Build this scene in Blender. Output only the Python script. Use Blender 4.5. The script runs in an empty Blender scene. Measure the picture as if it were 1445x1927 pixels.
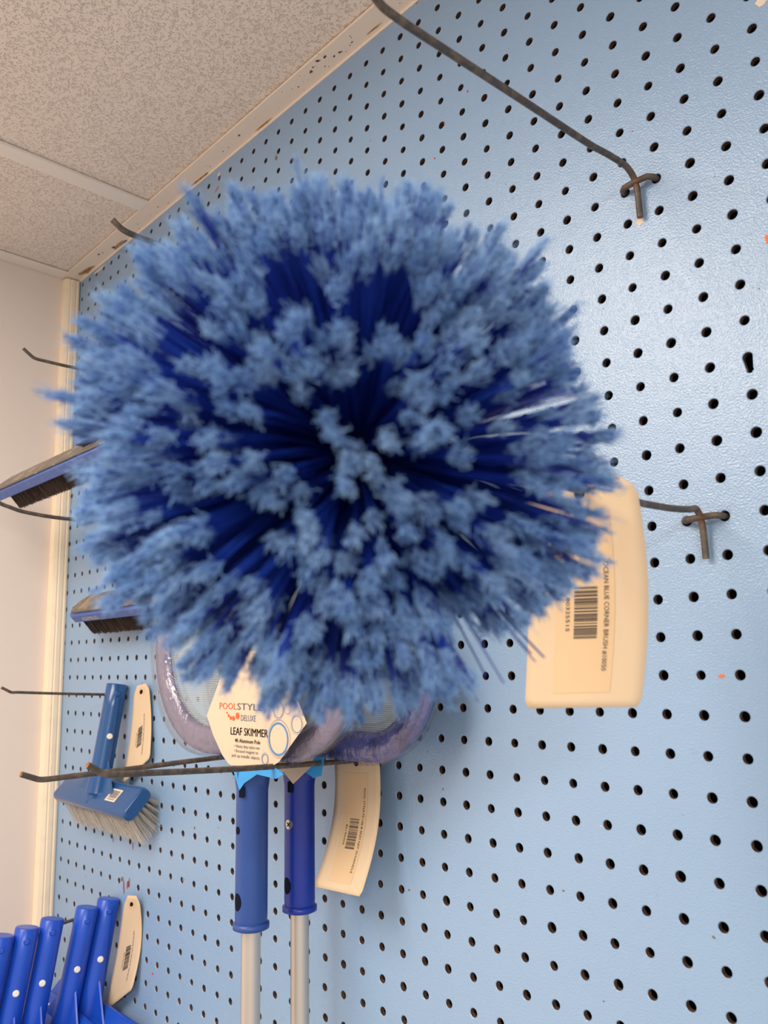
import bpy, math, random
import numpy as np
from mathutils import Vector, Matrix
random.seed(7); rng = np.random.default_rng(7)
scn = bpy.context.scene
G = 0.0254                                   # pegboard pitch (one inch)

# ------------------------------------------------------------------ camera
RW = [[0.6965012, 0.7172773, -0.0199840], [-0.1447372, 0.1131583, -0.9829783], [-0.7028066, 0.6875380, 0.1826316]]
cam_d = bpy.data.cameras.new('camera')
cam = bpy.data.objects.new('camera', cam_d); scn.collection.objects.link(cam)
mw = Matrix.Identity(4)
for i in range(3):
    mw[i][0] = RW[0][i]; mw[i][1] = -RW[1][i]; mw[i][2] = -RW[2][i]
mw.translation = Vector((0.243066, -0.522362, -0.089566))
cam.matrix_world = mw
cam_d.sensor_fit = 'VERTICAL'; cam_d.sensor_height = 24.0; cam_d.sensor_width = 18.0
cam_d.lens = 24.0 * 1528.54 / 1927.0
cam_d.clip_start = 0.01; cam_d.clip_end = 30
cam_d.dof.use_dof = True; cam_d.dof.focus_distance = 0.72
cam_d.dof.aperture_fstop = 19.04 / 2.5
scn.camera = cam

# ------------------------------------------------------------------ light
world = bpy.data.worlds.new('room_ambient'); scn.world = world; world.use_nodes = True
bg = world.node_tree.nodes['Background']
bg.inputs[0].default_value = (1.0, 0.93, 0.87, 1); bg.inputs[1].default_value = 0.92
def area(name, loc, size, energy, color, rot=(0, 0, 0)):
    l = bpy.data.lights.new(name, 'AREA'); l.shape = 'RECTANGLE'; l.size, l.size_y = size
    l.energy = energy; l.color = color
    o = bpy.data.objects.new(name, l); scn.collection.objects.link(o); o.location = loc; o.rotation_euler = rot
    return o
area('ceiling_troffer_lamp', (-0.42, -1.15, 0.545), (0.55, 1.15), 24.0, (1.0, 0.88, 0.76))
area('left_wall_fill', (1.6, -1.7, 0.545), (0.6, 1.2), 75.0, (1.0, 0.93, 0.84))  # added fill from the right, brightens the left wall
scn.view_settings.view_transform = 'Standard'; scn.view_settings.look = 'None'
scn.view_settings.gamma = 1.0; scn.view_settings.exposure = 0.0
scn.view_settings.use_curve_mapping = False

# ------------------------------------------------------------------ helpers
def unit(v):
    v = np.array(v, float); return v / (np.linalg.norm(v) + 1e-12)
class MB:
    def __init__(s): s.v = []; s.f = []; s.m = []; s.sm = []
    def add(s, vs, fs, mi=0, smooth=False):
        o = len(s.v); s.v += [tuple(map(float, p)) for p in vs]
        for f in fs: s.f.append(tuple(o + i for i in f)); s.m.append(mi); s.sm.append(smooth)
        return s
    def box(s, c, ax, ay, az, mi=0):
        c = np.array(c, float); ax, ay, az = map(lambda q: np.array(q, float), (ax, ay, az))
        vs = [c + i * ax + j * ay + k * az for i in (-1, 1) for j in (-1, 1) for k in (-1, 1)]
        return s.add(vs, [(0, 1, 3, 2), (4, 6, 7, 5), (0, 4, 5, 1), (2, 3, 7, 6), (0, 2, 6, 4), (1, 5, 7, 3)], mi)
    def tube(s, pts, r, n=10, mi=0, cap=True):
        pts = [np.array(p, float) for p in pts]; rs = r if isinstance(r, (list, tuple)) else [r] * len(pts)
        t0 = unit(pts[1] - pts[0]); a = unit(np.cross(t0, (0, 0, 1) if abs(t0[2]) < .9 else (1, 0, 0)))
        rings = []
        for i, p in enumerate(pts):
            t = unit(pts[min(i + 1, len(pts) - 1)] - pts[max(i - 1, 0)])
            a = unit(a - t * (a @ t)); b = np.cross(t, a)
            rings.append([p + rs[i] * (math.cos(2 * math.pi * k / n) * a + math.sin(2 * math.pi * k / n) * b) for k in range(n)])
        vs = [q for R in rings for q in R]; fs = []
        for i in range(len(pts) - 1):
            for k in range(n):
                fs.append((i * n + k, i * n + (k + 1) % n, (i + 1) * n + (k + 1) % n, (i + 1) * n + k))
        s.add(vs, fs, mi, True)
        if cap:
            s.add(rings[0], [tuple(range(n))[::-1]], mi); s.add(rings[-1], [tuple(range(n))], mi)
        return s
    def sweep(s, path, sec, closed=False, mi=0, smooth=True, nrm=(0, 1, 0)):
        """section (a,b) in frame: a = in-plane outward normal, b = nrm"""
        P = [np.array(p, float) for p in path]; N = len(P); m = len(sec); nrm = np.array(nrm, float); vs = []
        for i in range(N):
            if closed: t = unit(P[(i + 1) % N] - P[i - 1])
            else: t = unit(P[min(i + 1, N - 1)] - P[max(i - 1, 0)])
            a = unit(np.cross(t, nrm))
            for (u, w) in sec: vs.append(P[i] + a * u + nrm * w)
        fs = []
        for i in range(N if closed else N - 1):
            j = (i + 1) % N
            for k in range(m): fs.append((i * m + k, i * m + (k + 1) % m, j * m + (k + 1) % m, j * m + k))
        s.add(vs, fs, mi, smooth)
        if not closed:
            s.add(vs[:m], [tuple(range(m))[::-1]], mi); s.add(vs[-m:], [tuple(range(m))], mi)
        return s
    def poly(s, pts, th, mi=0):
        """flat polygon of 3D points extruded by vector th"""
        n = len(pts); th = np.array(th, float); a = [np.array(p, float) for p in pts]; b = [p + th for p in a]
        return s.add(a + b, [tuple(range(n)), tuple(range(2 * n - 1, n - 1, -1))] + [(i, i + n, (i + 1) % n + n, (i + 1) % n) for i in range(n)], mi)
    def build(s, name, mats, parent=None, bevel=0, loc=None):
        me = bpy.data.meshes.new(name); me.from_pydata(s.v, [], s.f)
        mats = mats if isinstance(mats, (list, tuple)) else [mats]
        for m in mats: me.materials.append(m)
        me.polygons.foreach_set('material_index', s.m); me.polygons.foreach_set('use_smooth', s.sm)
        me.update()
        o = bpy.data.objects.new(name, me); scn.collection.objects.link(o)
        if parent: o.parent = parent
        if loc is not None: o.location = loc
        if bevel:
            b = o.modifiers.new('bevel', 'BEVEL'); b.width = bevel; b.segments = 3; b.limit_method = 'ANGLE'; b.angle_limit = .6
        return o
def thing(name, label, cat, loc=(0, 0, 0), group=None, rot=(0, 0, 0)):
    o = bpy.data.objects.new(name, None); scn.collection.objects.link(o); o.empty_display_size = .02
    o.location = loc; o.rotation_euler = rot; o['label'] = label; o['category'] = cat
    if group: o['group'] = group
    return o
def struct(o): o['kind'] = 'structure'; return o
def dup(root, loc, rot, label):
    r = root.copy(); scn.collection.objects.link(r); r.location = loc; r.rotation_euler = rot; r['label'] = label
    for ch in list(root.children):
        c = ch.copy(); scn.collection.objects.link(c); c.parent = r
        for g in list(ch.children):
            d = g.copy(); scn.collection.objects.link(d); d.parent = c
    return r
def fast_mesh(name, verts, faces, mat, parent=None, smooth=True):
    me = bpy.data.meshes.new(name); nv, nf = len(verts), len(faces); k = faces.shape[1]
    me.vertices.add(nv); me.vertices.foreach_set('co', verts.astype(np.float32).ravel())
    me.loops.add(nf * k); me.loops.foreach_set('vertex_index', faces.astype(np.int32).ravel())
    me.polygons.add(nf); me.polygons.foreach_set('loop_start', np.arange(0, nf * k, k, dtype=np.int32))
    me.polygons.foreach_set('use_smooth', np.full(nf, smooth))
    me.materials.append(mat); me.update(calc_edges=True)
    o = bpy.data.objects.new(name, me); scn.collection.objects.link(o)
    if parent: o.parent = parent
    return o
def strands(paths, radii, sides=3):
    """paths (N,K,3), radii (N,K) -> verts, quads"""
    N, K, _ = paths.shape
    t = np.gradient(paths, axis=1); t /= np.linalg.norm(t, axis=2, keepdims=True) + 1e-9
    ref = rng.normal(size=(N, 1, 3)); a = np.cross(t, ref); a /= np.linalg.norm(a, axis=2, keepdims=True) + 1e-9
    b = np.cross(t, a); V = np.empty((N, K, sides, 3))
    for s_ in range(sides):
        th = 2 * math.pi * s_ / sides
        V[:, :, s_] = paths + radii[..., None] * (math.cos(th) * a + math.sin(th) * b)
    idx = np.arange(N * K * sides).reshape(N, K, sides); F = []
    for s_ in range(sides):
        n_ = (s_ + 1) % sides
        F.append(np.stack([idx[:, :-1, s_], idx[:, :-1, n_], idx[:, 1:, n_], idx[:, 1:, s_]], -1).reshape(-1, 4))
    return V.reshape(-1, 3), np.concatenate(F)

# ------------------------------------------------------------------ materials
def mat(name, color, rough=.5, metal=0, spec=.5, noise=None, bump=None, coat=0, sss=0, trans=0):
    """noise=(scale, colour2, lo, hi, detail)  bump=(scale, strength, distance[, detail])"""
    m = bpy.data.materials.new(name); m.use_nodes = True; nt = m.node_tree; p = nt.nodes['Principled BSDF']
    p.inputs['Base Color'].default_value = (*color, 1); p.inputs['Roughness'].default_value = rough
    p.inputs['Metallic'].default_value = metal; p.inputs['Specular IOR Level'].default_value = spec
    if coat: p.inputs['Coat Weight'].default_value = coat; p.inputs['Coat Roughness'].default_value = .15
    tc = nt.nodes.new('ShaderNodeTexCoord')
    layers = noise if isinstance(noise, list) else ([noise] if noise else [])
    last = None
    for (sc, c2, lo, hi, det) in layers:
        n = nt.nodes.new('ShaderNodeTexNoise'); n.inputs['Scale'].default_value = sc; n.inputs['Detail'].default_value = det
        nt.links.new(tc.outputs['Object'], n.inputs['Vector'])
        r = nt.nodes.new('ShaderNodeMapRange'); r.inputs[1].default_value = lo; r.inputs[2].default_value = hi
        nt.links.new(n.outputs['Fac'], r.inputs[0])
        x = nt.nodes.new('ShaderNodeMix'); x.data_type = 'RGBA'
        nt.links.new(r.outputs[0], x.inputs['Factor'])
        if last: nt.links.new(last, x.inputs['A'])
        else: x.inputs['A'].default_value = (*color, 1)
        x.inputs['B'].default_value = (*c2, 1); last = x.outputs['Result']
    if last: nt.links.new(last, p.inputs['Base Color'])
    if bump:
        bl = bump if isinstance(bump, list) else [bump]; prev = None
        for bb in bl:
            n = nt.nodes.new('ShaderNodeTexNoise'); n.inputs['Scale'].default_value = bb[0]; n.inputs['Detail'].default_value = bb[3] if len(bb) > 3 else 2
            nt.links.new(tc.outputs['Object'], n.inputs['Vector'])
            b = nt.nodes.new('ShaderNodeBump'); b.inputs['Strength'].default_value = bb[1]; b.inputs['Distance'].default_value = bb[2]
            nt.links.new(n.outputs['Fac'], b.inputs['Height'])
            if prev: nt.links.new(prev, b.inputs['Normal'])
            prev = b.outputs['Normal']
        nt.links.new(prev, p.inputs['Normal'])
    m['p'] = 1
    return m
M = {}
M['board'] = mat('blue_board_paint', (.245, .390, .600), .23, spec=.75, noise=[(3.0, (.265, .41, .62), .35, .7, 4), (55, (.225, .36, .555), .66, .80, 6)],
                 bump=[(700, .8, .00055, 2), (90, .35, .0006, 3)])
M['hole'] = mat('hardboard_edge', (.13, .065, .04), .9, noise=(300, (.05, .03, .022), .4, .6, 3))
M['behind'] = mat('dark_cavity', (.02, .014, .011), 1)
M['leftwall'] = mat('beige_wall_paint', (.80, .685, .60), .75, spec=.25, bump=(220, .12, .0006, 3))
M['trimpaint'] = mat('cream_trim_paint', (.93, .77, .57), .5, noise=[(60, (.88, .72, .53), .5, .8, 5), (38, (.40, .29, .19), .735, .77, 4)], bump=[(40, .4, .001, 4)])
M['angle'] = mat('painted_ceiling_angle', (.88, .75, .63), .5, noise=[(23, (.42, .23, .08), .68, .76, 6), (75, (.12, .05, .03), .71, .74, 3)], bump=(60, .3, .0005, 3))
M['tbar'] = mat('ceiling_tee_enamel', (.88, .79, .70), .4)
M['wire'] = mat('dark_rusty_wire', (.085, .072, .062), .55, metal=.35, noise=[(160, (.19, .14, .10), .45, .7, 5), (45, (.17, .075, .035), .58, .72, 4)], bump=(600, .5, .0004, 3))
M['wireend'] = mat('rusty_wire_end', (.42, .17, .06), .85, noise=(400, (.2, .08, .03), .4, .6, 3))
M['manila'] = mat('manila_card', (.66, .52, .36), .75, spec=.2, noise=(14, (.64, .495, .335), .4, .7, 3))
M['sticker'] = mat('tag_label_sticker', (.66, .475, .285), .6, spec=.3)
M['ink'] = mat('black_ink', (.02, .016, .014), .7)
M['greyink'] = mat('grey_ink', (.12, .11, .12), .7)
M['orangeink'] = mat('orange_ink', (.80, .13, .035), .6)
M['blueink'] = mat('blue_ink', (.08, .25, .55), .6)
M['slateink'] = mat('slate_blue_ink', (.13, .16, .27), .6)
M['white'] = mat('white_plastic', (.82, .78, .72), .4)
M['lbl'] = mat('white_barcode_label', (.72, .64, .54), .6)
M['tile_blue'] = mat('bright_blue_plastic', (.009, .070, .50), .3, spec=.5, noise=(25, (.012, .08, .54), .4, .7, 3), bump=(70, .12, .001, 3))
M['tile_blue2'] = mat('steel_blue_plastic', (.014, .080, .25), .22, spec=.6, bump=(70, .15, .001, 3))
M['pool_blue'] = mat('matte_blue_plastic', (.055, .11, .36), .5, noise=(80, (.08, .15, .42), .5, .75, 4))
M['white_bristle'] = mat('white_nylon_bristle', (.72, .66, .58), .5)
M['brown_bristle'] = mat('dark_brown_bristle', (.055, .032, .022), .6)
M['plate'] = mat('scuffed_aluminium_plate', (.15, .13, .105), .42, metal=.3, noise=[(60, (.34, .27, .20), .5, .62, 6), (130, (.20, .17, .14), .58, .72, 4)], bump=(90, .5, .0008, 4))
M['grip'] = mat('dull_blue_grip', (.018, .065, .28), .42, bump=(60, .15, .0006, 3), noise=(18, (.022, .08, .31), .4, .7, 3))
M['grip2'] = mat('royal_blue_grip', (.006, .030, .32), .33, bump=(60, .15, .0006, 3))
M['frame'] = mat('violet_blue_frame', (.135, .125, .235), .3, coat=.6, noise=(30, (.16, .145, .25), .4, .7, 3), bump=[(95, .9, .0022, 3)])
M['frame2'] = mat('dark_blue_frame', (.075, .09, .32), .3, coat=.6, noise=(60, (.04, .05, .20), .45, .65, 3), bump=[(110, 1, .0028, 3)])
M['alu'] = mat('satin_aluminium', (.62, .57, .52), .38, metal=.75, bump=(30, .05, .0004, 3))
M['steel'] = mat('screw_steel', (.6, .57, .52), .3, metal=.9)
M['holeshade'] = mat('painted_hole_shade', (.004, .006, .018), .8, spec=.1)  # near-black colour standing in for the shade inside holes and slots
M['card'] = mat('cream_skimmer_card', (.70, .56, .42), .35, spec=.5, bump=(35, .25, .0015, 3))
M['cardblue'] = mat('bright_blue_card_edge', (.03, .33, .78), .35)
M['shaft'] = mat('deep_blue_bristle', (.008, .028, .30), .38, spec=.5, noise=(40, (.014, .055, .42), .4, .65, 2))
M['tip'] = mat('pale_blue_flagged_tip', (.235, .44, .80), .85, spec=.15, noise=(60, (.36, .58, .90), .4, .65, 2))
M['core'] = mat('dark_core_plastic', (.008, .014, .07), .5)
M['chip_w'] = mat('bare_paper_chip', (.72, .62, .52), .8)
M['chip_r'] = mat('red_paint_speck', (.50, .05, .035), .7)
M['chip_o'] = mat('orange_paint_speck', (.75, .17, .05), .7)
M['chip_b'] = mat('brown_scuff', (.20, .12, .08), .85)
M['chip_g'] = mat('grey_scuff', (.25, .25, .27), .85)
M['floor'] = mat('grey_floor_tile', (.35, .33, .30), .5, noise=(6, (.40, .38, .34), .4, .7, 3))
# ceiling tile: orange-peel plaster with fine worm pits
m = mat('textured_ceiling_tile', (.88, .76, .66), .9, spec=.1); nt = m.node_tree; p = nt.nodes['Principled BSDF']
tc = nt.nodes.new('ShaderNodeTexCoord')
n1 = nt.nodes.new('ShaderNodeTexNoise'); n1.inputs['Scale'].default_value = 300; n1.inputs['Detail'].default_value = 1.5; n1.inputs['Distortion'].default_value = 1.2
n2 = nt.nodes.new('ShaderNodeTexNoise'); n2.inputs['Scale'].default_value = 9; n2.inputs['Detail'].default_value = 2
for n in (n1, n2): nt.links.new(tc.outputs['Object'], n.inputs['Vector'])
mr = nt.nodes.new('ShaderNodeMapRange'); mr.inputs[1].default_value = .56; mr.inputs[2].default_value = .64; nt.links.new(n1.outputs['Fac'], mr.inputs[0])
inv = nt.nodes.new('ShaderNodeMath'); inv.operation = 'SUBTRACT'; inv.inputs[0].default_value = 1; nt.links.new(mr.outputs[0], inv.inputs[1])
b = nt.nodes.new('ShaderNodeBump'); b.inputs['Strength'].default_value = .9; b.inputs['Distance'].default_value = .0012
nt.links.new(inv.outputs[0], b.inputs['Height']); nt.links.new(b.outputs['Normal'], p.inputs['Normal'])
mx = nt.nodes.new('ShaderNodeMix'); mx.data_type = 'RGBA'; mx.inputs['A'].default_value = (.88, .755, .655, 1); mx.inputs['B'].default_value = (.80, .675, .58, 1)
nt.links.new(mr.outputs[0], mx.inputs['Factor']); nt.links.new(mx.outputs['Result'], p.inputs['Base Color'])
M['tile'] = m
# skimmer net: woven mesh, real open weave
def net_mat(name, col, pitch=.0017):
    m = bpy.data.materials.new(name); m.use_nodes = True; nt = m.node_tree; p = nt.nodes['Principled BSDF']
    p.inputs['Base Color'].default_value = (*col, 1); p.inputs['Roughness'].default_value = .6
    tc = nt.nodes.new('ShaderNodeTexCoord'); sp = nt.nodes.new('ShaderNodeSeparateXYZ'); nt.links.new(tc.outputs['Object'], sp.inputs[0])
    res = []
    for ax, wd in ((0, .38), (2, .46)):
        mu = nt.nodes.new('ShaderNodeMath'); mu.operation = 'MULTIPLY'; mu.inputs[1].default_value = 1 / pitch; nt.links.new(sp.outputs[ax], mu.inputs[0])
        fr = nt.nodes.new('ShaderNodeMath'); fr.operation = 'FRACT'; nt.links.new(mu.outputs[0], fr.inputs[0])
        lt = nt.nodes.new('ShaderNodeMath'); lt.operation = 'LESS_THAN'; lt.inputs[1].default_value = wd; nt.links.new(fr.outputs[0], lt.inputs[0]); res.append(lt)
    mxx = nt.nodes.new('ShaderNodeMath'); mxx.operation = 'MAXIMUM'; nt.links.new(res[0].outputs[0], mxx.inputs[0]); nt.links.new(res[1].outputs[0], mxx.inputs[1])
    nt.links.new(mxx.outputs[0], p.inputs['Alpha']); return m
M['net'] = net_mat('pale_nylon_net', (.36, .42, .46))
# plastic film: clear wrinkled wrap
m = bpy.data.materials.new('clear_plastic_film'); m.use_nodes = True; nt = m.node_tree
for n in list(nt.nodes): nt.nodes.remove(n)
out = nt.nodes.new('ShaderNodeOutputMaterial'); tr = nt.nodes.new('ShaderNodeBsdfTransparent'); gl = nt.nodes.new('ShaderNodeBsdfGlossy'); gl.inputs['Roughness'].default_value = .12
mixs = nt.nodes.new('ShaderNodeMixShader'); lw = nt.nodes.new('ShaderNodeLayerWeight'); lw.inputs['Blend'].default_value = .3; pw = nt.nodes.new('ShaderNodeMath'); pw.operation = 'POWER'; pw.inputs[1].default_value = 3; fz = nt.nodes.new('ShaderNodeMath'); fz.operation = 'MULTIPLY_ADD'; fz.inputs[1].default_value = .60; fz.inputs[2].default_value = .10; nt.links.new(lw.outputs['Facing'], pw.inputs[0]); nt.links.new(pw.outputs[0], fz.inputs[0])
tc = nt.nodes.new('ShaderNodeTexCoord'); n1 = nt.nodes.new('ShaderNodeTexNoise'); n1.inputs['Scale'].default_value = 75; n1.inputs['Detail'].default_value = 3; n1.inputs['Distortion'].default_value = 1.5
nt.links.new(tc.outputs['Object'], n1.inputs['Vector']); b = nt.nodes.new('ShaderNodeBump'); b.inputs['Strength'].default_value = 1; b.inputs['Distance'].default_value = .0025
nt.links.new(n1.outputs['Fac'], b.inputs['Height'])
for q in (gl,): nt.links.new(b.outputs['Normal'], q.inputs['Normal'])
nt.links.new(fz.outputs[0], mixs.inputs[0]); nt.links.new(tr.outputs[0], mixs.inputs[1]); nt.links.new(gl.outputs[0], mixs.inputs[2]); nt.links.new(mixs.outputs[0], out.inputs[0])
M['film'] = m

# ------------------------------------------------------------------ room shell (the room is 1.1 degrees askew to the board)
TH = 0.0205; PVX, PVZ = -1.0035, 0.5455
def rt(x, y, z):                                    # x right of corner, y (negative into room), z above ceiling line
    return (PVX + x * math.cos(TH) - z * math.sin(TH), y, PVZ + x * math.sin(TH) + z * math.cos(TH))
def rbox(mb, x0, x1, y0, y1, z0, z1, mi=0):
    vs = [rt(x, y, z) for x in (x0, x1) for y in (y0, y1) for z in (z0, z1)]
    mb.add(vs, [(0, 1, 3, 2), (4, 6, 7, 5), (0, 4, 5, 1), (2, 3, 7, 6), (0, 2, 6, 4), (1, 5, 7, 3)], mi)
# pegboard with real holes
mb = MB(); NS = 16
HR = 0.0034
def hole_ring(c, r_, rad, slot=False):
    cx, cz = c * G, -r_ * G; pts = []
    for k in range(NS):
        a = 2 * math.pi * (k + .0) / NS + math.pi / 4
        x, z = rad * math.cos(a), rad * math.sin(a)
        if slot and z < 0: z = z * .9 - .0078; x = x * .72 + .0005 + (.0004 if k % 2 else -.0003)
        pts.append((cx + x, cz + z))
    return pts
sq = []
for k in range(NS):
    a = 2 * math.pi * k / NS + math.pi / 4; q = k % 4; side = k // 4
    corners = [(1, 1), (-1, 1), (-1, -1), (1, -1)]
    A, B = corners[side], corners[(side + 1) % 4]; t = q / 4
    sq.append(((A[0] * (1 - t) + B[0] * t) * G / 2, (A[1] * (1 - t) + B[1] * t) * G / 2))
X0B, X1B, Z0B, Z1B = -1.0, 0.78, -1.30, 0.60
vs = []; fs = []; ms = []
for c in range(-40, 31):
    for r_ in range(-23, 51):
        slot = (c == 2 and r_ == -4); cx, cz = c * G, -r_ * G; o = len(vs)
        if cx - G / 2 > X1B: continue
        L0 = [(max(cx + x, -0.9985), 0, cz + z) for x, z in sq]
        jx = rng.normal(0, .00022); rad = HR * (1 + rng.normal(0, .03))
        r1 = hole_ring(c, r_, rad + .0005, slot); r2 = hole_ring(c, r_, rad, slot)
        r1 = [(max(x + jx, -.9985), z) for x, z in r1]; r2 = [(max(x + jx, -.9985), z) for x, z in r2]
        vs += L0 + [(x, 0, z) for x, z in r1] + [(x, .0005, z) for x, z in r2] + [(x, .0048, z) for x, z in r2]
        for k in range(NS):
            n_ = (k + 1) % NS
            for lv in range(3):
                fs.append((o + lv * NS + k, o + lv * NS + n_, o + (lv + 1) * NS + n_, o + (lv + 1) * NS + k)); ms.append(0 if lv < 2 else 1)
mb.v = vs; mb.f = fs; mb.m = ms; mb.sm = [False] * len(fs)
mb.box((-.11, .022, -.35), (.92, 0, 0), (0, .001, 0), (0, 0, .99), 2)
mb.box((-1.004, .010, -.35), (.002, 0, 0), (0, .012, 0), (0, 0, .96), 2)  # dark strip standing in for the shadow gap between board and batten
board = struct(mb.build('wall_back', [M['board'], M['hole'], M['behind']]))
# paint specks and scuffs on the board
fl = MB(); fm = [M['chip_w'], M['chip_r'], M['chip_o'], M['chip_b'], M['chip_g']]
def fleck(x, z, w, h, mi, n=9, rot=0):
    pts = []
    for k in range(n):
        a = 2 * math.pi * k / n; rr = random.uniform(.45, 1.0)
        px, pz = w / 2 * rr * math.cos(a), h / 2 * rr * math.sin(a)
        pts.append((x + px * math.cos(rot) - pz * math.sin(rot), -.0003, z + px * math.sin(rot) + pz * math.cos(rot)))
    fl.poly(pts, (0, .0004, 0), mi)
for (x, z, w, h, mi, rot) in [(-.1702, .4229, .003, .004, 1, 0), (-.5891, .5198, .014, .003, 1, .7), (-.5849, .5385, .007, .009, 0, 0), (-.4609, .5001, .006, .010, 3, 0),
        (-.1996, .4056, .001, .006, 1, 0), (-.2129, .3764, .002, .003, 1, .5), (-.0151, .3003, .0015, .0015, 1, 0), (-.0149, .2260, .0075, .0085, 0, .3),
        (.0135, -.1024, .0055, .0035, 2, 0), (-.7782, -.3520, .012, .008, 3, 0), (-.7735, -.3610, .005, .018, 3, .1), (-.764, -.3570, .005, .018, 1, 0), (-.7595, -.3540, .0045, .014, 3, 0),
        (-.6953, -.4433, .004, .004, 1, 0), (-.8071, -.3086, .004, .012, 3, 0), (-.7538, -.3079, .003, .014, 3, .1), (-.6316, -.3287, .005, .006, 4, 0),
        (-.1153, -.2523, .0025, .0015, 3, 0), (-.2697, -.2783, .003, .002, 3, 0), (.085, .345, .012, .009, 0, 0), (.0712, .177, .004, .008, 2, 0),
        (-.4729, -.3256, .004, .005, 0, 0), (-.6564, -.0701, .004, .002, 3, .5), (-.30, .44, .002, .002, 4, 0), (-.24, .35, .001, .006, 4, .2), (-.05, .17, .0015, .001, 4, 0),
        (-.02, -.19, .0015, .001, 4, 0), (-.61, -.27, .003, .005, 3, 0), (-.70, -.12, .002, .007, 3, .2), (-.66, -.115, .003, .005, 3, 0), (-.93, .537, .05, .006, 0, .02)]:
    fleck(x, z, w, h, mi, rot=rot)
for _ in range(60):
    fleck(random.uniform(-.9, .1), random.uniform(-.45, .5), random.uniform(.0006, .0018), random.uniform(.0006, .003), random.choice([3, 3, 4, 4, 0]), 6, random.uniform(0, 3))
fl.build('paint_chips', fm, board)
# left wall and its corner batten
mb = MB(); rbox(mb, -.06, -.010, -4.2, .03, -2.45, .0); struct(mb.build('wall_left', M['leftwall']))
mb = MB()
prof = [(-.010, -.0005), (.0035, -.0005), (.0045, -.004), (.0035, -.0065), (.0045, -.008), (.0045, -.014), (.003, -.0155), (.004, -.017), (.0015, -.0235), (-.010, -.0245)]
zs = [-2.4, -.0035]
for z0, z1 in ((zs[0], zs[1]),):
    A = [rt(x, y, z0) for x, y in prof]; B = [rt(x, y, z1) for x, y in prof]; n = len(prof)
    mb.add(A + B, [(i, (i + 1) % n, n + (i + 1) % n, n + i) for i in range(n)] + [tuple(range(n))[::-1], tuple(range(n, 2 * n))])
struct(mb.build('trim_1', M['trimpaint'], bevel=.0006))
# ceiling tiles + suspended grid
mb = MB(); tx = .268
rbox(mb, -.06, tx - .0125 + .004, -4.2, -.0005, .003, .02); rbox(mb, tx + .0125 - .004, 3.4, -4.2, -.0005, .003, .02)
struct(mb.build('ceiling', M['tile']))
mb = MB(); rbox(mb, -.010, 3.4, -.0265, .004, -.0016, .0015); rbox(mb, -.0, 3.4, -.0010, .004, -.004, .0005)
wall_angle = struct(mb.build('trim_2', M['angle'], bevel=.0004))
mb = MB(); rbox(mb, -.0095, .0145, -4.2, -.0268, -.0012, .0018); struct(mb.build('trim_3', M['tbar'], bevel=.0004))
mb = MB(); rbox(mb, tx - .0125, tx + .0125, -4.2, -.0262, -.0024, .0020); struct(mb.build('trim_4', M['tbar'], bevel=.0005))
mb = MB(); rbox(mb, -.06, 3.4, -4.2, .03, -2.47, -2.45); struct(mb.build('floor', M['floor']))

# ------------------------------------------------------------------ text helper
_tx = {}
def text_geo(s):
    if s in _tx: return _tx[s]
    cu = bpy.data.curves.new('lettering', 'FONT'); cu.body = s; cu.size = 1; cu.resolution_u = 2
    ob = bpy.data.objects.new('lettering', cu); scn.collection.objects.link(ob)
    dg = bpy.context.evaluated_depsgraph_get(); me = bpy.data.meshes.new_from_object(ob.evaluated_get(dg))
    V = np.array([v.co[:2] for v in me.vertices]); F = [tuple(p.vertices) for p in me.polygons]
    bpy.data.objects.remove(ob); bpy.data.curves.remove(cu); bpy.data.meshes.remove(me)
    V[:, 0] -= V[:, 0].min(); _tx[s] = (V, F); return _tx[s]
def put_text(mb, s, f, x0, x1, y0, h, mi=0, bold=0):
    """text runs x0..x1, baseline y0, cap height h, through mapping f(x, y)"""
    V, F = text_geo(s); w = V[:, 0].max()
    vs = [f(x0 + (x1 - x0) * v[0] / w, y0 + v[1] / .70 * h) for v in V]; mb.add(vs, F, mi)
    if bold:
        for d in (-bold, bold):
            vs = [np.array(f(x0 + d + (x1 - x0) * v[0] / w, y0 + v[1] / .70 * h)) for v in V]; mb.add(vs, F, mi)

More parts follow.
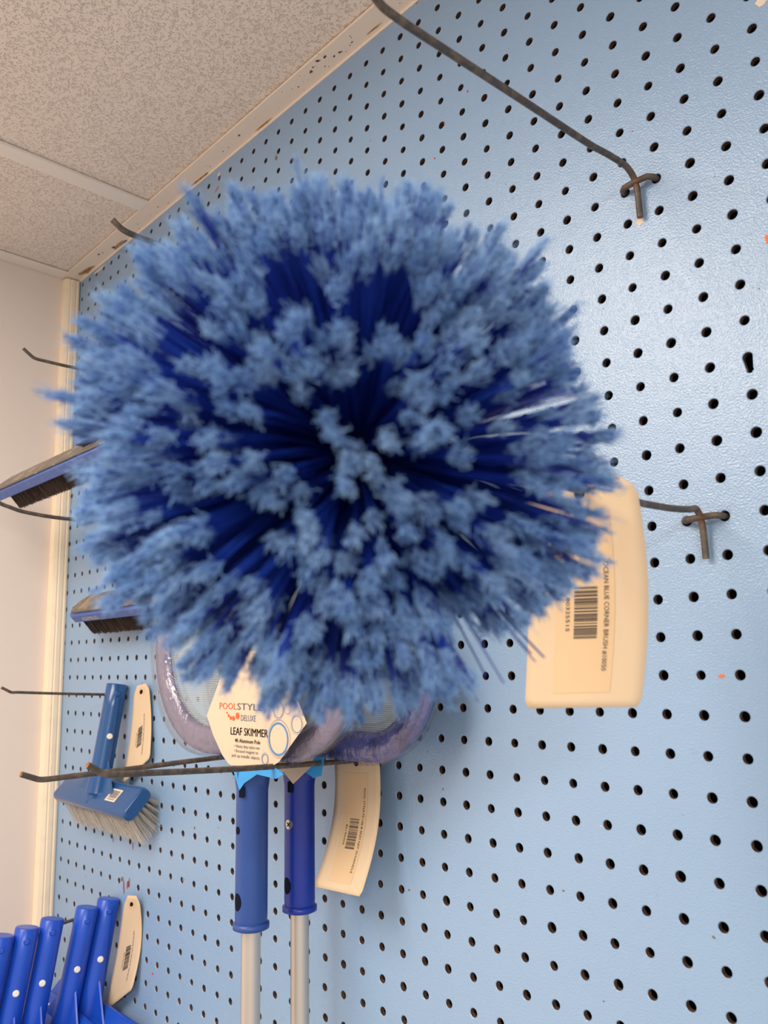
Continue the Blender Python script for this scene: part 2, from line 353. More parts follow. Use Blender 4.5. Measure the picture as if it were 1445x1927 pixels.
# ------------------------------------------------------------------ price tags
def price_tag(name, TL, TR, BL, BR, bend, text, code, sticker=True, seed=1, label='', tv=(.36, .85)):
    TL, TR, BL, BR = map(lambda q: np.array(q, float), (TL, TR, BL, BR))
    o0 = (TL + TR) / 2
    nrm = unit(np.cross(TR - TL, BL - TL));  nrm = nrm if nrm[1] < 0 else -nrm
    def f(u, v, lift=0):
        P = (TL * (1 - u) + TR * u) * (1 - v) + (BL * (1 - u) + BR * u) * v
        return P + nrm * (bend(u, v) + lift) - o0
    root = thing(name, label, 'price tag', o0)
    mb = MB(); nu, nv = 10, 28; vs = []
    for j in range(nv + 1):
        v = j / nv; u0 = max(0, .20 * (1 - v / .085)); rr = max(0, .03 * (1 - (1 - v) / .02)) if v > .98 else 0
        for i in range(nu + 1):
            u = (u0 + rr) + (1 - 2 * (u0 + rr)) * i / nu; vs.append(f(u, v))
    mb.add(vs, [(j * (nu + 1) + i, (j + 1) * (nu + 1) + i, (j + 1) * (nu + 1) + i + 1, j * (nu + 1) + i + 1) for j in range(nv) for i in range(nu)], 0, True)
    c = mb.build('card', M['manila'], root); so = c.modifiers.new('thick', 'SOLIDIFY'); so.thickness = .00035; so.offset = -1 if nrm[1] < 0 else 1; so.offset = 0
    # eyelet
    mb = MB(); W = np.linalg.norm(TR - TL); H = np.linalg.norm(BL - TL); n = 20
    ring = [f(.5 + .0075 / W * math.cos(a), .085 + .0075 / H * math.sin(a), .0003) for a in np.linspace(0, 2 * math.pi, n, endpoint=False)]
    mb.add(ring, [tuple(range(n))]); mb.build('reinforcing_ring', M['sticker'], root)
    mb = MB(); ring = [f(.5 + .0033 / W * math.cos(a), .085 + .0033 / H * math.sin(a), .0005) for a in np.linspace(0, 2 * math.pi, n, endpoint=False)]
    mb.add(ring, [tuple(range(n))]); mb.build('punched_hole_shade', M['holeshade'], root)  # dark disc painting the hole's shade, the card itself is uncut
    if sticker:
        mb = MB(); vs = []
        for j in range(17):
            v = .16 + (.94 - .16) * j / 16
            for i in range(5): vs.append(f(.25 + .49 * i / 4, v, .00035))
        mb.add(vs, [(j * 5 + i, (j + 1) * 5 + i, (j + 1) * 5 + i + 1, j * 5 + i + 1) for j in range(16) for i in range(4)], 0, True)
        mb.build('label_sticker', M['sticker'], root)
    mb = MB(); g = lambda x, y: f(y, x, .0006)
    put_text(mb, text, g, tv[0], tv[1], .655, .040)
    put_text(mb, code, g, .535, .68, .335, .032)
    rr = random.Random(seed); v = .49
    while v < .71:
        w = rr.choice([.0022, .0022, .0040, .0062]); mb.add([f(.405, v, .0006), f(.405, v + w, .0006), f(.60, v + w, .0006), f(.60, v, .0006)], [(0, 1, 2, 3)])
        v += w + rr.choice([.0026, .0026, .0045, .007])
    mb.build('print', M['ink'], root)
    return root

# ------------------------------------------------------------------ hooks
def smooth(P, k=5):
    P = [np.array(p, float) for p in P]; out = []
    for i in range(len(P) - 1):
        p0, p1, p2, p3 = P[max(i - 1, 0)], P[i], P[i + 1], P[min(i + 2, len(P) - 1)]
        m1, m2 = (p2 - p0) / 2, (p3 - p1) / 2; L = np.linalg.norm(p2 - p1)
        for m_ in (m1, m2):
            n_ = np.linalg.norm(m_)
            if n_ > L: m_ *= L / n_
        for j in range(k):
            t = j / k; out.append((2 * t**3 - 3 * t**2 + 1) * p1 + (t**3 - 2 * t**2 + t) * m1 + (3 * t**2 - 2 * t**3) * p2 + (t**3 - t**2) * m2)
    return out + [P[-1]]
def hook(x, row, pts, label, r=.0022, double=None):
    """pts: arm points (y, z) from the board outwards, tip last"""
    zb = -row * G; root = thing('pegboard_hook', label, 'hook', (x, 0, zb), 'wire pegboard hooks')
    # arm with bent-down prong at the board
    raw = [(-.0042, -.0270), (-.0048, -.008), (-.0072, .0005), (-.0125, .0052)]
    arm = [(0, y, z) for y, z in raw] + [(0, y, z - zb) for y, z in pts]
    arm = smooth(arm); a = MB(); a.tube(arm, r, 12)
    e = np.array(arm[-1], float); d = unit(e - np.array(arm[-2], float)); nn = 12
    a.tube([e, e + d * .0004], r * .98, 12, mi=1)
    a.build('arm', [M['wire'], M['wireend']], root)
    b_ = MB(); b_.tube([(-G / 2, .014, .0005), (-G / 2, .001, 0), (-G / 2 + .0005, -.0035, 0), (-G / 2 + .0035, -.0068, -.0003), (0, -.0076, 0), (G / 2 - .0035, -.0068, .0003), (G / 2 - .0005, -.0035, 0), (G / 2, .001, 0), (G / 2, .014, .0005)], r, 12)
    b_.build('crossbar', M['wire'], root)
    return root
hook(-.0127, -10, [(-.0211, .2615), (-.045, .2592), (-.0682, .2558), (-.16, .2485), (-.248, .2413), (-.2561, .2411), (-.265, .2412), (-.2705, .2432), (-.277, .249), (-.284, .257)],
     'long empty dark wire hook at upper right, pointing up to the ceiling edge', r=.0023)
hook(.0127, 0, [(-.02, .0040), (-.045, .0015), (-.0888, .0000), (-.18, -.0010), (-.248, -.0010), (-.257, 0), (-.266, .005), (-.2715, .010)],
     'dark wire hook through the corner brush tag, crossbar right of the tag')
hook(-.3175, -10, [(-.02, .2560), (-.10, .2525), (-.20, .2490), (-.2371, .2486), (-.248, .2488), (-.255, .2498), (-.2598, .2522), (-.2640, .2549)],
     'wire hook tip poking out above the blue brush, in front of the ceiling strip', r=.0024)
hook(-.6223, -10, [(-.02, .2570), (-.08, .2510), (-.1575, .2455), (-.1970, .2450), (-.2050, .2454), (-.2100, .2480), (-.2174, .2532)],
     'thin wire hook pointing at the left wall, above the larger pool brush', r=.0018)
hook(-.6223, -3, [(-.02, .0780), (-.10, .0735), (-.1618, .0720), (-.1866, .0727), (-.2089, .0748), (-.220, .0775), (-.2307, .0806), (-.243, .087)],
     'thin curved wire hook just below the larger pool brush', r=.0021)
hook(-.8001, 5, [(-.0125, -.1240), (-.0211, -.1233), (-.0850, -.1195), (-.1350, -.1160), (-.1424, -.1158), (-.1468, -.1138), (-.1546, -.1097)],
     'thin wire hook holding the single tile brush', r=.0017)
hook(-.8001, 15, [(-.0128, -.3870), (-.0437, -.3922), (-.0900, -.3965), (-.1237, -.4002), (-.1379, -.4015), (-.155, -.4025), (-.160, -.4010), (-.166, -.396)],
     'wire hook at bottom left threaded through the row of tile brushes', r=.0019)
hook(-.4191, 7, [(-.02, -.1730), (-.0911, -.1720), (-.20, -.1735), (-.2480, -.1740), (-.2557, -.1736), (-.2610, -.1718), (-.2702, -.1682)],
     'rusty wire hook under the skimmer hoop, the one whose tip is farther left', r=.0022)
hook(-.3175, 7, [(-.02, -.1745), (-.0583, -.1732), (-.15, -.1690), (-.2400, -.1632), (-.2485, -.1627), (-.2540, -.1608), (-.2643, -.1547)],
     'rusty wire hook crossing in front of the skimmer card, tip nearer the tile brush', r=.0023)

# ------------------------------------------------------------------ tags
price_tag('price_tag', (-.021, -.150, .0105), (.0445, -.150, .0060), (-.0248, -.158, -.1150), (.0385, -.150, -.1130), lambda u, v: -.011 * math.sin(math.pi * min(v, 1)) * (.25 + .75 * u) , 'OCEAN BLUE CORNER BRUSH #10050', '80325515',
          label='large cream price tag beside the round blue brush, at right', seed=3, tv=(.385, .85))
price_tag('price_tag', (-.3440, -.018, -.1680), (-.2850, -.018, -.1640), (-.3400, -.046, -.2785), (-.2800, -.046, -.2763), lambda u, v: -.010 * math.sin(math.pi * v), 'POOL STYLE PS-146-B SKIM NET W/HANDLE', '80196004',
          label='curved cream price tag hanging right of the skimmer handles', seed=5, tv=(.27, .865))
price_tag('price_tag', (-.7480, -.0085, -.1130), (-.7160, -.006, -.1080), (-.7681, -.0105, -.2358), (-.7031, -.008, -.1990), lambda u, v: -.003 * math.sin(math.pi * v), 'A&B BRUSHES 3003 DELUXE 8" TILE BRUSH', '80190333', sticker=False,
          label='cream price tag between the single tile brush and the board', seed=8)
price_tag('price_tag', (-.7490, -.0105, -.3640), (-.7180, -.0085, -.3600), (-.7850, -.0130, -.5030), (-.7230, -.0110, -.4640), lambda u, v: -.008 * math.sin(math.pi * v) * (.3 + .7 * u), 'A&B BRUSHES 3003 DELUXE 8" TILE BRUSH', '80190333', sticker=False,
          label='cream price tag at the back end of the row of tile brushes', seed=8)

# ------------------------------------------------------------------ tile brushes
def hair_rows(p0, ax, bx, d, nx, ny, L, w, h, per, r, spread, seed):
    """bristles: grid nx*ny tufts centred p0 along ax,bx (half sizes w,h), direction d, length L"""
    g = np.random.default_rng(seed); N = nx * ny * per
    ix = np.repeat(np.linspace(-1, 1, nx), ny * per); iy = np.tile(np.repeat(np.linspace(-1, 1, ny), per), nx)
    ax, bx, d, p0 = map(lambda q: np.array(q, float), (ax, bx, d, p0))
    base = p0 + np.outer(ix * w, ax) + np.outer(iy * h, bx) + g.normal(0, .0009, (N, 1)) * ax + g.normal(0, .0009, (N, 1)) * bx
    dd = d + np.outer(ix * spread[0] + g.normal(0, spread[2], N), ax) + np.outer(iy * spread[1] + g.normal(0, spread[2], N), bx)
    dd /= np.linalg.norm(dd, axis=1, keepdims=True); ln = L * (1 + g.normal(0, .04, N))
    tip = base + dd * ln[:, None]; mid = (base + tip) / 2 + g.normal(0, .0004, (N, 3))
    P = np.stack([base, mid, tip], 1); R = np.full((N, 3), r); return strands(P, R)
def tile_brush(name, loc, rot, matb, label, sticker_side, hl=.102, tube_tilt=-.12, group=None, seed=1, tl=-.104):
    root = thing(name, label, 'brush', loc, group, rot)
    s = np.array((0, -.69, -.72)); n = np.array((0, -.72, .69)); X = np.array((1., 0, 0)); hc = np.array((0, -.016, tl)); up = unit((0, -tube_tilt, 1)); r = .0134
    # socket tube
    mb = MB(); top = np.array((0, 0, .0)) + up * .0135; bot = hc + n * .004
    ax = unit(bot - top); L_ = np.linalg.norm(bot - top)
    mb.tube([top, top + ax * .001, top + ax * .03, top + ax * (L_ - .02), bot], [r * .93, r, r * .985, r * 1.0, r * 1.12], 28)
    # fins: left and right blades, front wedge
    for sx in (-1, 1):
        a = top + ax * (L_ - .042) + X * sx * r * .85; b_ = hc + n * .008 + X * sx * .048; c_ = hc + n * .008 + X * sx * r * .3
        mb.poly([a + s * .0012, b_ + s * .0012, c_ + s * .0012], -s * .0026)
    a = top + ax * (L_ - .034) + s * r * .5; b_ = hc + n * .0085 + s * .0185
    mb.add([a, hc + n * .0085 + X * .012 , hc + n * .0085 - X * .012, b_], [(0, 1, 3), (0, 3, 2), (1, 2, 3), (0, 2, 1)])
    sock = mb.build('socket', matb, root)
    side = np.array((1., 0, 0)); ctr = top + ax * .0135 + side * r * .93
    for k, (dist, rad, m_, nm) in enumerate(((.066, .0037, M['white'], 'snap_button'), (.0125, .0036, matb, 'moulded_boss'))):
        dirn = unit((.955, -.25, 0)); dirn = unit(dirn - ax * (dirn @ ax)); c0 = top + ax * dist + dirn * (r * .93)
        q = MB(); q.tube([c0, c0 + dirn * .0012, c0 + dirn * .0018], [rad, rad, rad * .75], 18, cap=True); q.build(nm, m_, sock)
    q = MB(); q.tube([top - ax * .0002, top - ax * .0001 + ax * 0.0004], [r * .80, r * .80], 24); q.build('socket_rim', matb, sock)
    # head block: rounded bar along X
    mb = MB(); sec = []
    hw, ht, rc = .0205, .0085, .0065
    for (cx, cy, a0) in ((hw - rc, ht - rc, 0), (-(hw - rc), ht - rc, 90), (-(hw - rc), -(ht - rc), 180), (hw - rc, -(ht - rc), 270)):
        for k in range(5):
            a_ = math.radians(a0 + 90 * k / 4); sec.append((cx + rc * math.cos(a_), cy + rc * math.sin(a_)))
    vs = []; fs = []; m_ = len(sec); xs = [(-hl, .86), (-hl + .0012, .95), (-hl + .005, 1), (hl - .005, 1), (hl - .0012, .95), (hl, .86)]
    for (x, k) in xs:
        for (u, w) in sec: vs.append(hc + X * x + s * u * k + n * w * k)
    for i in range(len(xs) - 1):
        for k in range(m_): fs.append((i * m_ + k, i * m_ + (k + 1) % m_, (i + 1) * m_ + (k + 1) % m_, (i + 1) * m_ + k))
    mb.add(vs, fs, 0, True); mb.add(vs[:m_], [tuple(range(m_))[::-1]]); mb.add(vs[-m_:], [tuple(range(m_))])
    head = mb.build('brush_head', matb, root)
    V, F = hair_rows(hc - n * .007, X, s, -n, 46, 6, .037, hl - .008, .0140, 10, .00022, (.05, .26, .05), seed)
    br = fast_mesh('bristles', V, F, M['white_bristle'], root); br['kind'] = 'stuff'; br['label'] = 'white bristles'
    # barcode sticker
    cx = sticker_side * .052; c0 = hc + n * .0088; q = MB(); f = lambda u, v, l: c0 + X * (cx + u) + s * v + n * l
    q.add([f(-.013, -.0085, 0), f(.013, -.0085, 0), f(.013, .0085, 0), f(-.013, .0085, 0)], [(0, 1, 2, 3)], 0)
    rr = random.Random(4); u = -.0095
    while u < .0095:
        w = rr.choice([.0003, .0006, .001]); q.add([f(u, -.0065, .0002), f(u + w, -.0065, .0002), f(u + w, .004, .0002), f(u, .004, .0002)], [(0, 1, 2, 3)], 1); u += w + rr.choice([.0004, .0008])
    for k in range(7): q.add([f(-.009 + k * .0027, .005, .0002), f(-.0075 + k * .0027, .005, .0002), f(-.0075 + k * .0027, .0066, .0002), f(-.009 + k * .0027, .0066, .0002)], [(0, 1, 2, 3)], 1)
    st = q.build('barcode_sticker', [M['lbl'], M['greyink']], root)
    return root
tile_brush('tile_brush', (-.7860, -.0150, -.1235), (0, .01, 0), M['tile_blue2'], 'single darker blue tile brush with white bristles hanging by itself', 1, seed=2, group=None, tl=-.124)
tb = tile_brush('tile_brush', (-.7860, -.0150, -.3870), (0, .01, 0), M['tile_blue'], 'bright blue tile brush innermost in the bottom row, right in front of the price tag', -1, group='tile brushes on the bottom hook', seed=3, tl=-.118)
for (y, z, ry, rx, lab) in ((-.0425, -.3915, .045, -.01, 'second bright blue tile brush out from the tagged end of the bottom row'),
                     (-.0850, -.3955, .01, 0, 'middle bright blue tile brush of the bottom row'),
                     (-.1145, -.3985, .015, 0, 'bright blue tile brush of the bottom row, just inside the outermost one'),
                     (-.1430, -.4010, .02, 0, 'outermost bright blue tile brush of the row, cut by the left picture edge')):
    dup(tb, (-.7860, y, z), (rx, ry, 0), lab)

# ------------------------------------------------------------------ pool brushes
def pool_brush(loc, L, wire_h, label, text=None, seed=1, rot=0.0, sx=0.0, bl=.026, tr=.0128, inset=.030):
    root = thing('pool_brush', label, 'brush', loc, 'pool wall brushes behind the blue corner brush', (0, rot, 0))
    s = np.array((0, -.69, -.72)); n = np.array((0, -.72, .69)); X = np.array((1., 0, 0)); h = L / 2; w = .0225
    O = lambda x, a, b: X * x + s * a + n * b
    out = [(-h, .004), (-h + .012, w * .8), (-h + .022, w), (h - .022, w), (h - .012, w * .8), (h, .004), (h, -.004), (h - .022, -w), (-h + .022, -w), (-h, -.004)]
    mb = MB(); mb.poly([O(x, a, -.006) for x, a in out], n * .012); body = mb.build('brush_body', M['pool_blue'], root, bevel=.0015)
    out2 = [(-h + .010, .006), (-h + .016, w * .70), (-h + .028, w * .78), (h - .028, w * .78), (h - .016, w * .7), (h - .010, .006), (h - .010, -.006), (h - .028, -w * .78), (-h + .028, -w * .78), (-h + .010, -.006)]
    mb = MB(); mb.poly([O(x, a, .0062) for x, a in out2], n * .0028); mb.build('back_plate', M['plate'], root, bevel=.001)
    V, F = hair_rows(O(0, 0, -.006), X, s, -n, int(L / .0042), 5, bl, h - inset, .0150, 14, .00028, (.02, .06, .02), seed)
    br = fast_mesh('bristles', V, F, M['brown_bristle'], root); br['kind'] = 'stuff'; br['label'] = 'dark brown bristles'
    mb = MB(); mb.tube([(sx, -.004, .006), (sx, 0, wire_h + .012)], [.0135, tr], 24); mb.box((sx, -.004, .010), (.022, 0, 0), (0, .012, 0), (0, 0, .004)); mb.build('handle_socket', M['pool_blue'], root)
    if text:
        mb = MB(); f = lambda x, y: X * x + s * (w + .0004) + n * y
        put_text(mb, text, f, -h + .050, -h + .097, -.0030, .0056, bold=.0001); mb.build('moulded_lettering', M['white'], body)
    return root
pool_brush((-.6400, -.1300, .1560), .570, .092, 'larger dark-bristled pool brush with scuffed metal back in front of the left wall', seed=4, bl=.021, sx=.0177, tr=.006, inset=.060)
pool_brush((-.6223, -.0400, -.0080), .470, .084, 'lower pool brush with dark bristles, moulded lettering on its blue side', 'ASSEMBLED', seed=6)
# torn sticker bit on the board
t = thing('sticker_scrap', 'small torn cream and red sticker on the board behind the round brush, near the corner', 'sticker', (-.910, -.0006, .2965))
mb = MB(); mb.poly([(-.017, 0, -.010), (.012, 0, -.013), (.017, 0, .014), (-.014, 0, .009)], (0, .0004, 0)); mb.build('paper', M['chip_w'], t)
mb = MB(); mb.box((.004, -.0002, .006), (.010, 0, 0), (0, .0001, 0), (0, 0, .0010)); mb.build('dark_stripe', M['ink'], t)
mb = MB(); mb.sweep([(.014 * math.cos(a) * .8, -.0002, -.010 + .006 * math.sin(a)) for a in np.linspace(.3, 2.8, 12)], [(-.0009, 0), (.0009, 0), (.0009, .0001), (-.0009, .0001)]); mb.build('red_arc', M['chip_r'], t)

# ------------------------------------------------------------------ leaf skimmers
def hoop_path(w, zb, zt, rc, n=14, sag=.004):
    pts = []
    for (cx, cz, a0) in ((w - rc, zb + rc, -90), (w - rc * .8, zt - rc * .8, 0), (-(w - rc * .8), zt - rc * .8, 90), (-(w - rc), zb + rc, 180)):
        rr = rc if cz == zb + rc else rc * .8
        for k in range(n + 1):
            a = math.radians(a0 + 90 * k / n); pts.append((cx + rr * math.cos(a), 0, cz + rr * math.sin(a)))
    return pts
def leaf_skimmer(loc, label, mframe, mgrip, wl, wr, screw, gl=.118, top=.180, rc=.09):
    root = thing('leaf_skimmer', label, 'pool skimmer', loc, 'leaf skimmers hanging on the double hook')
    # local origin: bottom of the hoop at the neck
    w = (wl + wr) / 2; cx = (wr - wl) / 2
    path = [(x + cx, y, z) for x, y, z in hoop_path(w - .012, .0125, top, rc)]
    mb = MB(); sec = [(-.0125, -.002), (-.011, -.0045), (-.007, -.0035), (-.002, -.0055), (.006, -.0055), (.0115, -.004), (.0125, 0), (.0115, .004), (.0, .0055), (-.011, .0045)]
    mb.sweep(path, sec, closed=True); mb.build('hoop_frame', mframe, root)
    n = len(path); inner = [(p_[0] + (cx - p_[0]) * .07, 0.0006, p_[2] + (.09 - p_[2]) * .085) for p_ in path]
    mb = MB(); mb.add(inner, [tuple(range(n))]); mb.build('net', M['net'], root)
    film = []; mb = MB(); secf = [(-.0145, -.0085), (.0, -.0095), (.0155, -.0075), (.019, 0), (.0155, .008), (-.012, .009)]
    mb.sweep(path, secf, closed=True); mb.build('plastic_wrap', M['film'], root)
    # neck + grip
    mb = MB(); R = .0137
    pr = [(.0015, .0105), (-.006, .0155), (-.016, .0152), (-.026, R), (-.10, R), (-gl - .012, R * 1.0), (-gl - .0155, R * .97)]
    mb.tube([(0, -.001, z) for z, r_ in pr], [r_ for z, r_ in pr], 30)
    mb.tube([(0, -.001, -gl - .0155), (0, -.001, -gl - .0165), (0, -.001, -gl - .0205), (0, -.001, -gl - .0215)], [R * .95, R * 1.12, R * 1.12, R * .95], 30)
    # yoke shoulders
    for sx in (-1, 1): mb.tube([(sx * .008, -.001, -.018), (sx * .014, -.001, -.002), (sx * .030, -.001, .008), (sx * .045, -.001, .010)], [.008, .007, .0055, .004], 12)
    grip = mb.build('grip', mgrip, root)
    dirn = unit((-.99, -.10, 0)) if screw is None else unit((-.96, -.28, 0))
    vdir = unit((.7028, -.6875, 0)); left = unit((-.6965, -.7173, 0))
    def spot(nm, ang, z, rx, rz, m_, th=.0006):
        d = unit(vdir * math.cos(ang) + left * math.sin(ang)); q = MB(); tng = np.cross((0, 0, 1), d); c = np.array((0, -.001, z)) + d * (R - .0002)
        rg = []
        for k_, kk in enumerate((0.001, .35, .7, 1.0, 1.0)):
            rg += [c + tng * rx * kk * math.cos(a) + np.array((0, 0, rz)) * kk * math.sin(a) - d * (R - math.sqrt(max(R * R - (rx * kk * math.cos(a)) ** 2, 0))) + d * (th if k_ < 4 else -.001) for a in np.linspace(0, 2 * math.pi, 22, endpoint=False)]
        q.add(rg, [(j * 22 + i, j * 22 + (i + 1) % 22, (j + 1) * 22 + (i + 1) % 22, (j + 1) * 22 + i) for j in range(4) for i in range(22)]); return q.build(nm, m_, grip)
    spot('pin_hole_shade', math.radians(50), -gl + .002, .0050, .0070, M['holeshade'], .0005)  # raised dark disc in place of the shade inside a hole
    if screw:
        sc_ = spot('screw', math.radians(35), -.058, .0036, .0042, M['steel'], .0016)
        d = unit(vdir * math.cos(math.radians(35)) + left * math.sin(math.radians(35))); tng = np.cross((0, 0, 1), d); c = np.array((0, -.001, -.058)) + d * (R + .0014)
        q = MB()
        for sgn in (1, -1): q.box(c, (tng + np.array((0, 0, sgn))) * .0016, (tng * -sgn + np.array((0, 0, 1))) * .0003, d * .0002)
        q.build('screw_slot_shade', M['holeshade'], sc_)  # dark bars painting the shade in the screw head's cross
    else: spot('rivet_hole_shade', math.radians(52), -.058, .0030, .0032, M['holeshade'])  # hole shade painted as a dark disc, grip left whole
    # notch as a dark block for its shade, at the top of the grip
    q = MB(); c = np.array((0, -.001, -.026)) + unit(vdir * .8 + left * .6) * (R + .0008)
    tn = np.cross((0, 0, 1), unit(vdir * .8 + left * .6)); q.box(c + tn * .002, tn * .003, vdir * .001, (0, 0, .0045)); q.build('notch_shade', M['holeshade'], grip)
    mb = MB(); mb.tube([(0, -.001, -gl - .012), (0, -.001, -1.05)], .00815, 26); mb.build('pole', M['alu'], root)
    return root
sk1 = leaf_skimmer((-.3680, -.0905, -.1695), 'nearer leaf skimmer with the large printed card and duller blue grip', M['frame'], M['grip'], .171, .148, None, gl=.117, top=.175, rc=.088)
sk2 = leaf_skimmer((-.3680, -.0385, -.1715), 'leaf skimmer hung behind the other one, with a screw in its royal blue grip', M['frame2'], M['grip2'], .158, .170, True, gl=.112, top=.118, rc=.062)
# printed cards (part of their skimmers)
def card(parent, loc, text):
    YC = -.1075
    def W(x, z, l=0): return (x * .9736 + .00642 - loc[0], YC - l - loc[1], z * .9736 - .00237 - loc[2])   # plane of the card, in front of the grip
    q = MB(); pts = [(-.3820, -.1970), (-.3750, -.1905), (-.3560, -.1815), (-.3290, -.1830), (-.3180, -.1785), (-.3290, -.1745), (-.3900, -.1665), (-.3960, -.1740)]
    q.poly([W(x, z, -.0008) for x, z in pts], (0, .0004, 0)); q.build('card_back_edge', M['cardblue'], parent)
    q = MB(); pts = [(-.4358, -.1346), (-.4240, -.1520), (-.4089, -.1685), (-.3990, -.1752), (-.3942, -.1767), (-.3345, -.1735), (-.3240, -.1690), (-.2870, -.1362), (-.2990, -.1180), (-.318, -.078), (-.400, -.076), (-.4210, -.1120)]
    q.poly([W(x, z) for x, z in pts], (0, .0004, 0)); c = q.build('card', M['card'], parent)
    f = lambda x, z: W(x, z, .0003)
    q = MB(); V = text_geo('POOL')
    put_text(q, 'POOL', f, -.4139, -.3865, -.1281, .0058, 0); put_text(q, 'STYLE', f, -.3855, -.3475, -.1281, .0058, 1)
    put_text(q, 'DELUXE', f, -.3795, -.3570, -.1375, .0052, 2)
    put_text(q, 'LEAF SKIMMER', f, -.3952, -.3391, -.1500, .0066, 3, bold=.00008)
    put_text(q, '4ft Aluminum Pole', f, -.3885, -.3500, -.1563, .0034, 3, bold=.00004)
    for s_, x0, x1, z in (('\u2022 Heavy duty nylon net', -.3895, -.3510, -.1607), ('\u2022 Encased magnet to', -.3895, -.3530, -.1648), ('pick up metallic objects', -.3930, -.3510, -.1690)):
        put_text(q, s_, f, x0, x1, z, .0027, 4)
    for (x, z, r_) in ((-.4016, -.1312, .0010), (-.3990, -.1337, .0014), (-.3955, -.1356, .0018), (-.3910, -.1358, .0022), (-.3848, -.1335, .0029)):
        q.add([f(x + r_ * math.cos(a), z + r_ * math.sin(a)) for a in np.linspace(0, 2 * math.pi, 18, endpoint=False)], [tuple(range(18))], 0)
    def ring(cx, cz, r0, r1, mi, sx=1):
        A = np.linspace(0, 2 * math.pi, 40, endpoint=False)
        v = [f(cx + sx * r0 * math.cos(a), cz + r0 * math.sin(a)) for a in A] + [f(cx + sx * r1 * math.cos(a), cz + r1 * math.sin(a)) for a in A]
        q.add(v, [(i, (i + 1) % 40, 40 + (i + 1) % 40, 40 + i) for i in range(40)], mi)
    ring(-.3245, -.1505, .0120, .0137, 5); ring(-.3240, -.1503, .0156, .0158, 2); ring(-.3235, -.1501, .0149, .01505, 2)
    ring(-.3245, -.1268, .0062, .0068, 5); ring(-.3245, -.1268, .0079, .0081, 2); ring(-.2995, -.1375, .0064, .0070, 5); ring(-.2995, -.1375, .0081, .0083, 2); ring(-.312, -.1255, .0042, .0045, 5)
    ring(-.3430, -.1680, .0037, .0044, 5); ring(-.3430, -.1680, .0052, .0054, 2)
    q.build('card_print', [M['orangeink'], M['greyink'], M['slateink'], M['ink'], M['greyink'], M['blueink']], c)
card(sk1, (-.3680, -.0905, -.1695), True)
q = MB(); q.poly([(x + .3680, -.0575 + .0385, z + .1715) for x, z in [(-.3800, -.168), (-.3764, -.1792), (-.3545, -.1935), (-.3291, -.1767), (-.325, -.168)]], (0, .0004, 0)); q.build('card', M['card'], sk2)
q = MB(); q.poly([(x + .3680, -.0568 + .0385, z + .1715) for x, z in [(-.3450, -.168), (-.3400, -.1815), (-.3270, -.1863), (-.3162, -.1836), (-.3126, -.168)]], (0, .0004, 0)); q.build('card_back_edge', M['cardblue'], sk2)
# rust and mould marks on the wall angle
q = MB()
def smark(x, y, w, h, mi, n=10, rot=0):
    pts = []
    for k in range(n):
        a = 2 * math.pi * k / n; rr = random.uniform(.45, 1.0); px, py = w / 2 * rr * math.cos(a), h / 2 * rr * math.sin(a)
        pts.append(rt(x + px * math.cos(rot) - py * math.sin(rot), y + px * math.sin(rot) + py * math.cos(rot), -.0018))
    q.poly(pts, (0, 0, .0003), mi)
for (x, y, w, h, mi, rt_) in [(.045, -.006, .055, .011, 0, .1), (.030, -.010, .03, .008, 0, .2), (.149, -.005, .040, .009, 0, 0), (.165, -.003, .020, .006, 1, 0), (.138, -.008, .010, .006, 1, .3), (.373, -.0025, .05, .004, 0, 0), (.390, -.002, .02, .003, 1, 0),
        (.104, -.016, .006, .004, 1, .4), (.113, -.0135, .004, .003, 1, 0), (.485, -.014, .005, .004, 1, .4), (.628, -.016, .007, .004, 1, 0), (.634, -.019, .004, .003, 1, 0), (.645, -.021, .008, .004, 1, .5), (.655, -.019, .006, .004, 1, 0),
        (.662, -.012, .004, .003, 1, 0), (.671, -.011, .006, .003, 1, .4), (.690, -.011, .004, .002, 1, 0), (.6, -.012, .003, .002, 1, 0), (.446, -.0115, .003, .002, 1, 0), (.457, -.011, .003, .002, 1, 0), (.281, -.0117, .004, .002, 1, 0), (.300, -.0057, .003, .002, 1, 0), (.222, -.0116, .003, .002, 1, 0), (.212, -.004, .003, .002, 1, 0), (.72, -.006, .03, .003, 0, 0), (.52, -.003, .05, .003, 0, 0)]:
    smark(x, y, w, h, mi, rot=rt_)
for _ in range(26): smark(random.choice([random.uniform(.58, .70), random.uniform(.02, .9)]), random.uniform(-.024, -.003), random.uniform(.001, .003), random.uniform(.001, .002), random.choice([0, 1]), 6)
q.build('rust_marks', [mat('ochre_rust_stain', (.50, .30, .12), .8, noise=(200, (.32, .16, .06), .45, .6, 4)), mat('brown_mould_spot', (.14, .07, .045), .9)], wall_angle)

# ------------------------------------------------------------------ round corner brush (the big one)
C = np.array((.0375, -.3330, -.0165)); AX = unit((.55, -.80, -.22))
brush = thing('corner_brush', 'large round blue cobweb brush with fluffy pale tips, nearest the camera', 'brush', C)
camv = np.array((.243066, -.522362, -.089566)) - C; camv = unit(camv)
mb = MB(); w0 = -AX
mb.tube([w0 * -.012, w0 * -.006, w0 * .012, w0 * .022, w0 * .03, w0 * .104, w0 * .108], [.010, .019, .022, .019, .0145, .0130, .0115], 30)
mb.build('core_and_socket', M['core'], brush)
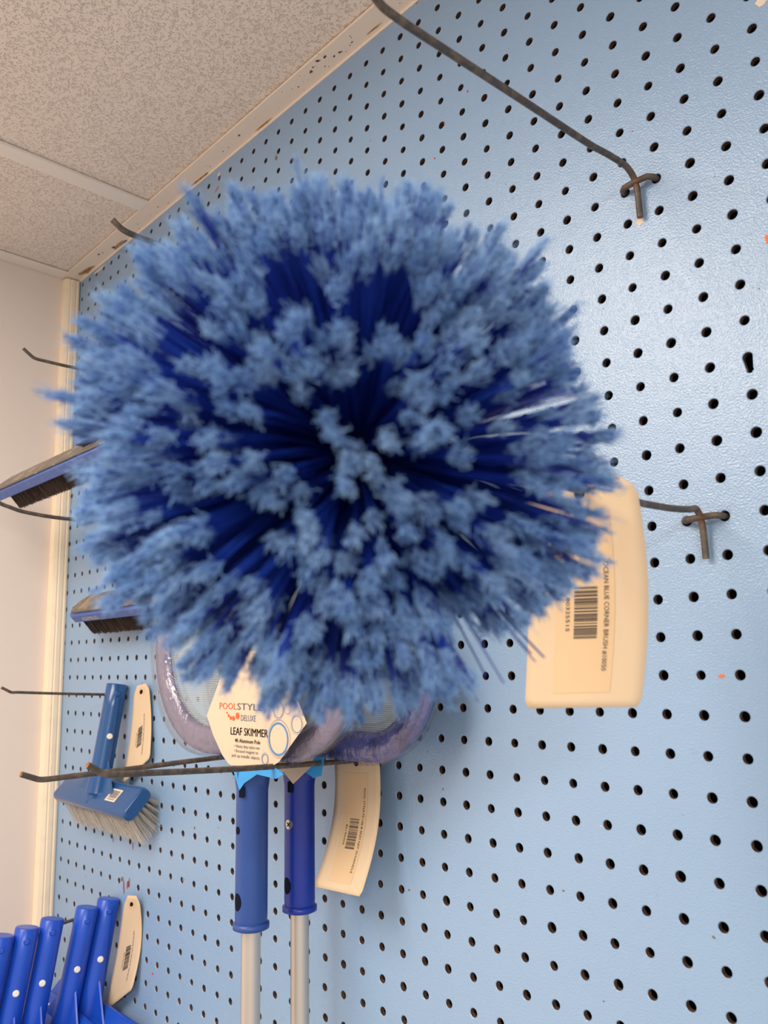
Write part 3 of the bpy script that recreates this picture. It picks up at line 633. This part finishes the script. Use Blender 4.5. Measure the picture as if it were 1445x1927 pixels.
# tufts: each tuft splits towards its end into several small clumps
T = []; NT = 225; ga = math.pi * (3 - math.sqrt(5))
e1 = unit(np.cross(AX, (0, 0, 1))); e2 = np.cross(AX, e1)
cmax = math.cos(math.radians(122))
for k in range(NT):
    ca = 1 - (1 - cmax) * (k + .5) / NT; sa = math.sqrt(1 - ca * ca); ph = k * ga
    d = AX * ca + (e1 * math.cos(ph) + e2 * math.sin(ph)) * sa
    T.append(unit(d + rng.normal(0, .06, 3)))
RIGHT = np.array(RW[0]); DOWN = np.array(RW[1])
shafts = []; tips = []
OA = [0, 20, 35, 48, 54, 62, 68, 90, 110, 135, 160, 180, 200, 220, 240, 270, 300, 325, 345, 360]
OR = [1.0, 1.03, 1.01, 1.0, .74, .76, 1.03, 1.02, 1.03, 1.08, 1.12, 1.08, 1.14, 1.13, 1.07, 1.0, .98, .98, .99, 1.0]
R0 = .0838
for d in T:
    # this brush: a little longer to its left, sparse on its right side and notched low on the right
    x, yv = d @ RIGHT, d @ DOWN; ang = math.degrees(math.atan2(yv, x)); side = math.hypot(x, yv)
    fac = np.interp(ang % 360, OA, OR) ; L = R0 * (1 + rng.normal(0, .065 if side < .7 else .025)) * (1 + (fac - 1) * min(1, max(0, (side - .45) / .4)))
    nc = 6; per = 7
    if side > .75 and -40 < ang < 40: nc = 4; per = 6
    if side > .75 and (-30 < ang < -14 or -2 < ang < 5): nc = 2
    t = unit(np.cross(d, rng.normal(size=3))); b_ = np.cross(d, t)
    base = d * .016 + AX * .001; spread = .0060 * rng.uniform(.7, 1.3); tip_c = d * L
    for c_ in range(nc):
        w = rng.normal(0, 1, 2); w *= min(1, 1.7 / (np.linalg.norm(w) + 1e-6))
        o_ = w[0] * t + w[1] * b_; cl = tip_c + o_ * spread + d * (rng.normal(0, .0040) - .0010 * (w @ w))
        tip = cl + rng.normal(0, .0009, (per, 3)) + d * rng.normal(0, .0008, (per, 1)) + d * np.where(rng.random((per, 1)) < .015, .006, 0)
        bs = base + o_ * .0012 + rng.normal(0, .0006, (per, 3))
        u = np.linspace(0, 1, 5)[None, :, None]
        shafts.append(bs[:, None] * (1 - u) + tip[:, None] * u + np.sin(u * math.pi) * (rng.normal(0, .0010, (1, 1, 3)) + rng.normal(0, .0004, (per, 1, 3))))
        nf = 9; dirs = tip - bs; dirs = dirs / np.linalg.norm(dirs, axis=1, keepdims=True)
        st = 1 - rng.uniform(.035, .105, (per, nf, 1)) * rng.uniform(.6, 1.4); start = bs[:, None] * (1 - st) + tip[:, None] * st
        Kf = 5; uf = np.linspace(0, 1, Kf)
        end = tip[:, None] + rng.normal(0, .00115, (per, nf, 3)) + dirs[:, None] * rng.normal(0, .0010, (per, nf, 1))
        Q = start[:, :, None] * (1 - uf)[None, None, :, None] + end[:, :, None] * uf[None, None, :, None]
        Q = Q + rng.normal(0, .00060, Q.shape) * (uf ** .7)[None, None, :, None]
        tips.append(Q.reshape(-1, Kf, 3))
# a few stray bristles low on the right
S = np.concatenate(shafts)
ns = 14; sd = []
for k in range(ns):
    a = math.radians(rng.uniform(48, 72)); d = unit(RIGHT * math.cos(a) + DOWN * math.sin(a) + camv * rng.uniform(-.1, .3)); Lk = rng.uniform(.080, .096)
    mid = rng.normal(0, .003, 3); sd.append([d * .015, d * Lk * .3 + mid * .3, d * Lk * .55 + mid * .7, d * Lk * .8 + mid, d * Lk + mid * 1.5])
S = np.concatenate([S, np.array(sd)])
V, F = strands(S, np.linspace(.00036, .00027, 5)[None, :].repeat(len(S), 0), 4)
o = fast_mesh('bristles', V, F, M['shaft'], brush); o['kind'] = 'stuff'; o['label'] = 'deep blue bristle shafts'
Q = np.concatenate(tips); V, F = strands(Q, np.linspace(.00016, .00012, 5)[None, :].repeat(len(Q), 0), 3)
o = fast_mesh('flagged_tips', V, F, M['tip'], brush); o['kind'] = 'stuff'; o['label'] = 'pale blue split bristle ends'
